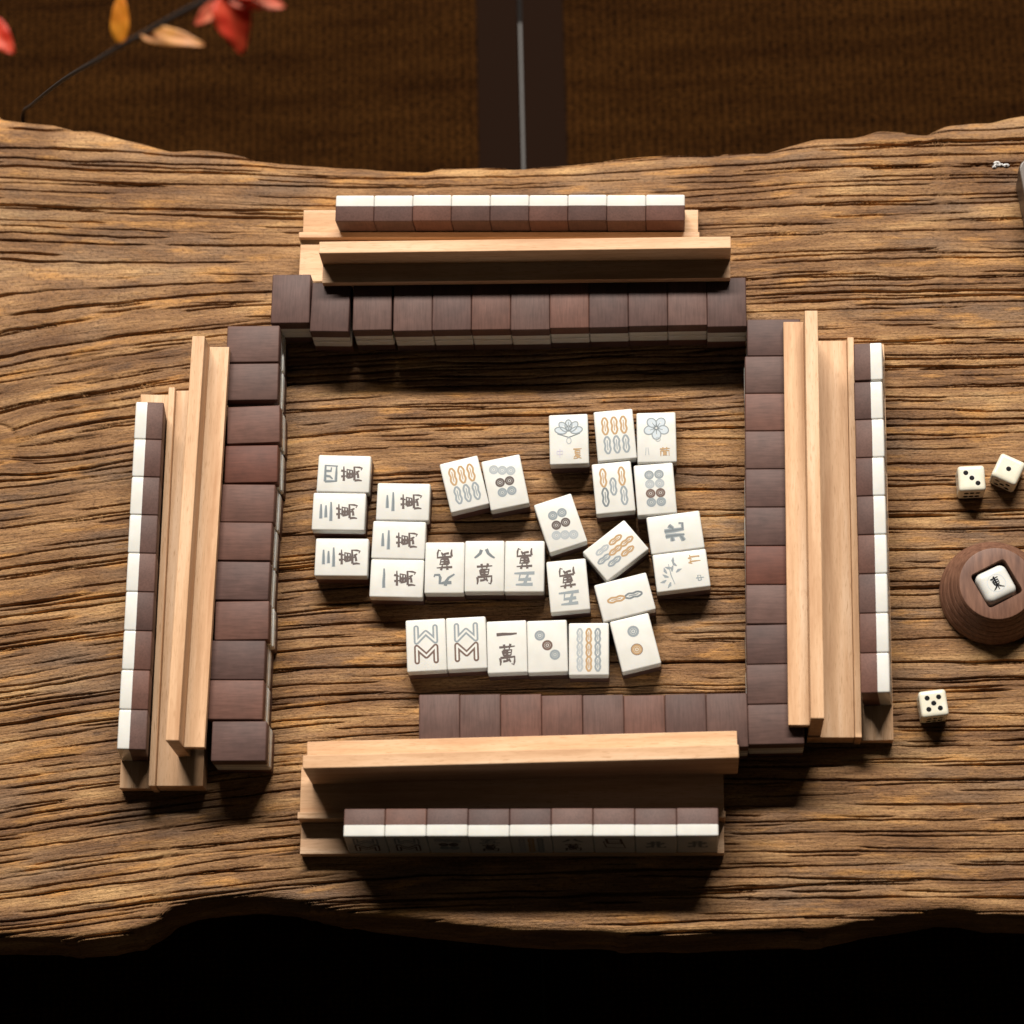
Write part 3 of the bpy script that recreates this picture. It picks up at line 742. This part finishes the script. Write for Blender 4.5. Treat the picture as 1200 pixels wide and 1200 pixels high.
def make_holder(x, y):
    h = thing('die_holder', 'round turned walnut holder with a square recess, beside the dice', 'die holder', (x, y, 0))
    n = 96
    prof = [(0, 0), (38.4, 0), (39.5, 1.0)]
    for q in range(61):                                      # smooth dome cut with fine turned lines
        u = q / 60
        r_ = 39.6 - 12.2 * u ** 1.22; z_ = 2.0 + 25.2 * u ** 0.94
        r_ -= 0.42 * max(0.0, math.cos(u * math.pi * 2 * 5.5)) ** 5 * (1 - .4 * u)
        prof.append((r_, z_))
    prof += [(27.0, 27.8), (26.3, 28.0)]
    V = [(0, 0, 0)]; F = []
    for r, z in prof[1:]:
        for k in range(n):
            a = 2 * math.pi * k / n; V.append((r * math.cos(a), r * math.sin(a), z))
    for k in range(n): F.append((0, 1 + (k + 1) % n, 1 + k))
    nr = len(prof) - 1
    for j in range(nr - 1):
        for k in range(n): F.append((1 + j * n + k, 1 + j * n + (k + 1) % n, 1 + (j + 1) * n + (k + 1) % n, 1 + (j + 1) * n + k))
    ro = R(27); s = 14.4; rc = 1.6
    def sq(a):
        a -= ro
        cx, cy = math.cos(a), math.sin(a); p = 12.0
        q = (abs(cx) ** p + abs(cy) ** p) ** (-1 / p)
        X, Y = cx * q * s, cy * q * s
        return X * math.cos(ro) - Y * math.sin(ro), X * math.sin(ro) + Y * math.cos(ro)
    base = len(V)
    for z in (28.0, 27.6, 7.0):
        for k in range(n):
            X, Y = sq(2 * math.pi * k / n)
            f = 1.0 if z == 28.0 else 0.985
            V.append((X * f, Y * f, z))
    last = 1 + (nr - 1) * n
    for k in range(n): F.append((last + k, last + (k + 1) % n, base + (k + 1) % n, base + k))
    for j in range(2):
        for k in range(n): F.append((base + j * n + k, base + j * n + (k + 1) % n, base + (j + 1) * n + (k + 1) % n, base + (j + 1) * n + k))
    F.append(tuple(base + 2 * n + k for k in range(n)))
    me = mesh('holder_body', V, F, M['walnut'], True)
    try: me.set_sharp_from_angle(angle=R(28))
    except Exception: pass
    obj('body', me, h)
    d = thing('die', 'white rounded wind die seated in the square recess of the walnut holder', 'die', (x - 0.6, y - 0.7, 7.05), 25)
    b = obj('body', round_cube('wind_die_body', 12.3, 0.44, M['white'], 14), d); b.location = (0, 0, 12.3 * MM)
    k = Ink()
    k.ring('ink_wash', 0, 0, 6.6, .35, n=36)
    k.glyph('black', 'dong', 0, 0, 8.4, 10.6, 1.15)
    k.objects(d, 24.6 + 0.06)
    for o in d.children:
        if o.name.startswith('engraving'): o.rotation_euler = (0, 0, R(0))
make_holder(357.0, -70.2)

# ------------------------------------------------------------------ box at the side, debris
bx = thing('wooden_box', 'dark wooden box with rounded corners, lying flat beside the dice-side table edge', 'box', (0, 0, 0))
def rounded_slab(name, x0, x1, y0, y1, z0, z1, r, mat):
    bm = bmesh.new(); bmesh.ops.create_cube(bm, size=1)
    for v in bm.verts: v.co = Vector(((x0 if v.co.x < 0 else x1) * MM, (y0 if v.co.y < 0 else y1) * MM, (z0 if v.co.z < 0 else z1) * MM))
    bmesh.ops.bevel(bm, geom=[e for e in bm.edges if abs(e.verts[0].co.z - e.verts[1].co.z) > 1e-5], offset=r * MM, segments=6, profile=0.5, affect='EDGES')
    bmesh.ops.bevel(bm, geom=[e for e in bm.edges if abs(e.verts[0].co.z - e.verts[1].co.z) < 1e-6], offset=1.5 * MM, segments=3, profile=0.5, affect='EDGES')
    me = bpy.data.meshes.new(name); bm.to_mesh(me); bm.free(); me.materials.append(mat)
    return me
bd = obj('body', rounded_slab('box_body', 0.8, 150, -140, -0.8, 0, 20, 9, M['box']), bx)
ld = obj('lid', rounded_slab('box_lid', 0, 151, -141, 0, 20.2, 32, 9, M['box']), bx)
bx.location = (389.6 * MM, 266.0 * MM, 0); bx.rotation_euler = (0, 0, R(7.0))

def flake(label, x, y, s, mat):
    V = []; F = []
    rng = random.Random(int(x * 10))
    for q in range(7):
        ox, oy = rng.uniform(-1, 1) * s, rng.uniform(-.35, .35) * s; r = s * rng.uniform(.25, .5); b = len(V)
        for k in range(6):
            a = k * math.pi / 3; V.append((ox + r * math.cos(a), oy + r * .6 * math.sin(a), 0.3 * rng.random()))
        V.append((ox, oy, r * .8)); V.append((ox, oy, -0.2))
        for k in range(6): F += [(b + k, b + (k + 1) % 6, b + 6), (b + (k + 1) % 6, b + k, b + 7)]
    o = obj('flake', mesh('flake', V, F, mat)); o.location = (x * MM, y * MM, 0.0 * MM)
    tag(o, label, 'flake')
flake('small white crumb stuck in a crack near the dark box', 382.0, 277.0, 6.5, M['flake'])
flake('tiny pale yellow chip in a crack near the blossom tile', 70.5, 88.3, 1.6, M['yellow'])

# ------------------------------------------------------------------ autumn branch behind the table
C = Vector((117.036, -643.855, 2025.964))
br = thing('autumn_branch', 'thin twig with blurred red and orange autumn leaves above the mat', 'branch', (-470, 420, FZ))
def tube(name, pts, radii, mat, n=8):
    V = []; F = []
    P = [Vector(p) for p in pts]
    for k, p in enumerate(P):
        t = (P[min(k + 1, len(P) - 1)] - P[max(k - 1, 0)]).normalized()
        a = t.cross(Vector((0, 0, 1))); a = a.normalized() if a.length > 1e-3 else Vector((1, 0, 0)); b = t.cross(a)
        for q in range(n):
            an = 2 * math.pi * q / n; V.append(tuple(p + (a * math.cos(an) + b * math.sin(an)) * radii[k]))
    for k in range(len(P) - 1):
        for q in range(n): F.append((k * n + q, k * n + (q + 1) % n, (k + 1) * n + (q + 1) % n, (k + 1) * n + q))
    F.append(tuple(range(n))[::-1]); F.append(tuple((len(P) - 1) * n + q for q in range(n)))
    return mesh(name, V, F, mat, True)
def spline(pts, n=6):
    P = [Vector(p) for p in pts]; out = []
    for k in range(len(P) - 1):
        p0, p1, p2, p3 = P[max(k - 1, 0)], P[k], P[k + 1], P[min(k + 2, len(P) - 1)]
        for j in range(n):
            t = j / n
            out.append(0.5 * ((2 * p1) + (p2 - p0) * t + (2 * p0 - 5 * p1 + 4 * p2 - p3) * t * t + (3 * p1 - p0 - 3 * p2 + p3) * t ** 3))
    out.append(P[-1]); return out
OFF = Vector((-470, 420, FZ))
LIFT = 0.12
def lift(p):
    p = Vector(p); k = 1 - LIFT * min(1.0, max(0.0, p.z / 285.0))
    return C + (p - C) * k
STEM = [(-470, 420, -339), (-436, 396, -200), (-406, 366, -55), (-382, 345, 10), (-334.4, 315.9, 110), (-284.5, 275.7, 220), (-255.5, 251.9, 285), (-228.1, 245.5, 320), (-199.5, 243.1, 350), (-169.8, 242.9, 375), (-126.9, 248, 400)]
sp_ = spline([lift(p) for p in STEM]); rad = [1.2 + 0.7 * k / (len(sp_) - 1) for k in range(len(sp_))]
obj('stem', tube('branch_stem', [p - OFF for p in sp_], rad, M['bark']), br)
SIDE = [(-432, 392, -200), (-472, 370, -20), (-470, 330, 110), (-440, 295, 200), (-400, 268, 290), (-350, 252, 325), (-341, 250, 330)]
sp2 = spline([lift(p) for p in SIDE]); obj('twig', tube('branch_twig', [p - OFF for p in sp2], [1.6 - .9 * k / (len(sp2) - 1) for k in range(len(sp2))], M['bark']), br)

def leaf(base, tip, width, mat, curl=0.25, fold=0.25, upv=(0, 0, 1), roll=0.0):
    b, t = lift(base), lift(tip); width *= 1 - LIFT; ax = t - b; ln = ax.length; ax.normalize()
    u = Vector(upv) - ax * ax.dot(Vector(upv)); u.normalize(); s = ax.cross(u)
    u2 = u * math.cos(roll) + s * math.sin(roll); s = ax.cross(u2); u = u2
    nu, nv = 14, 8; V = []; F = []
    for i in range(nu + 1):
        q = i / nu
        w = width * (math.sin(math.pi * q ** 0.75) ** 0.8) * (1 - 0.25 * q) / 2 + 0.5
        for j in range(-nv // 2, nv // 2 + 1):
            r = j / (nv / 2)
            wav = 0.04 * width * math.sin(q * 17 + r * 3)
            V.append(tuple(b + ax * ln * q + s * w * r + u * (abs(r) * w * fold - curl * ln * (q - .4) ** 2 + wav * abs(r))))
    m_ = nv + 1
    for i in range(nu):
        for j in range(nv): F.append((i * m_ + j, i * m_ + j + 1, (i + 1) * m_ + j + 1, (i + 1) * m_ + j))
    o = obj('leaf', mesh('leaf', [Vector(v) - OFF for v in V], F, mat, True), br)
    md = o.modifiers.new('thick', 'SOLIDIFY'); md.thickness = 0.0004
    return o
leaf((-254.7, 252.5, 287), (-253.0, 288, 301), 13, M['orange'], 0.1, 0.3)
leaf((-235, 245.6, 317), (-190.1, 232.9, 325), 14, M['yellow'], 0.2, 0.3)
leaf((-167, 244, 375), (-157.4, 206.0, 360), 27, M['red'], 0.2, 0.4)
leaf((-169.1, 236.0, 371), (-191.0, 229.0, 360), 13, M['pink'], 0.2, 0.3)
leaf((-166, 240, 375), (-128.0, 234.5, 372), 17, M['pink'], 0.15, 0.35)
leaf((-160, 243.5, 379), (-137.0, 240.5, 384), 18, M['red'], 0.15, 0.35)
leaf((-341, 250, 330), (-318.0, 227.0, 331), 21, M['red'], 0.2, 0.3)
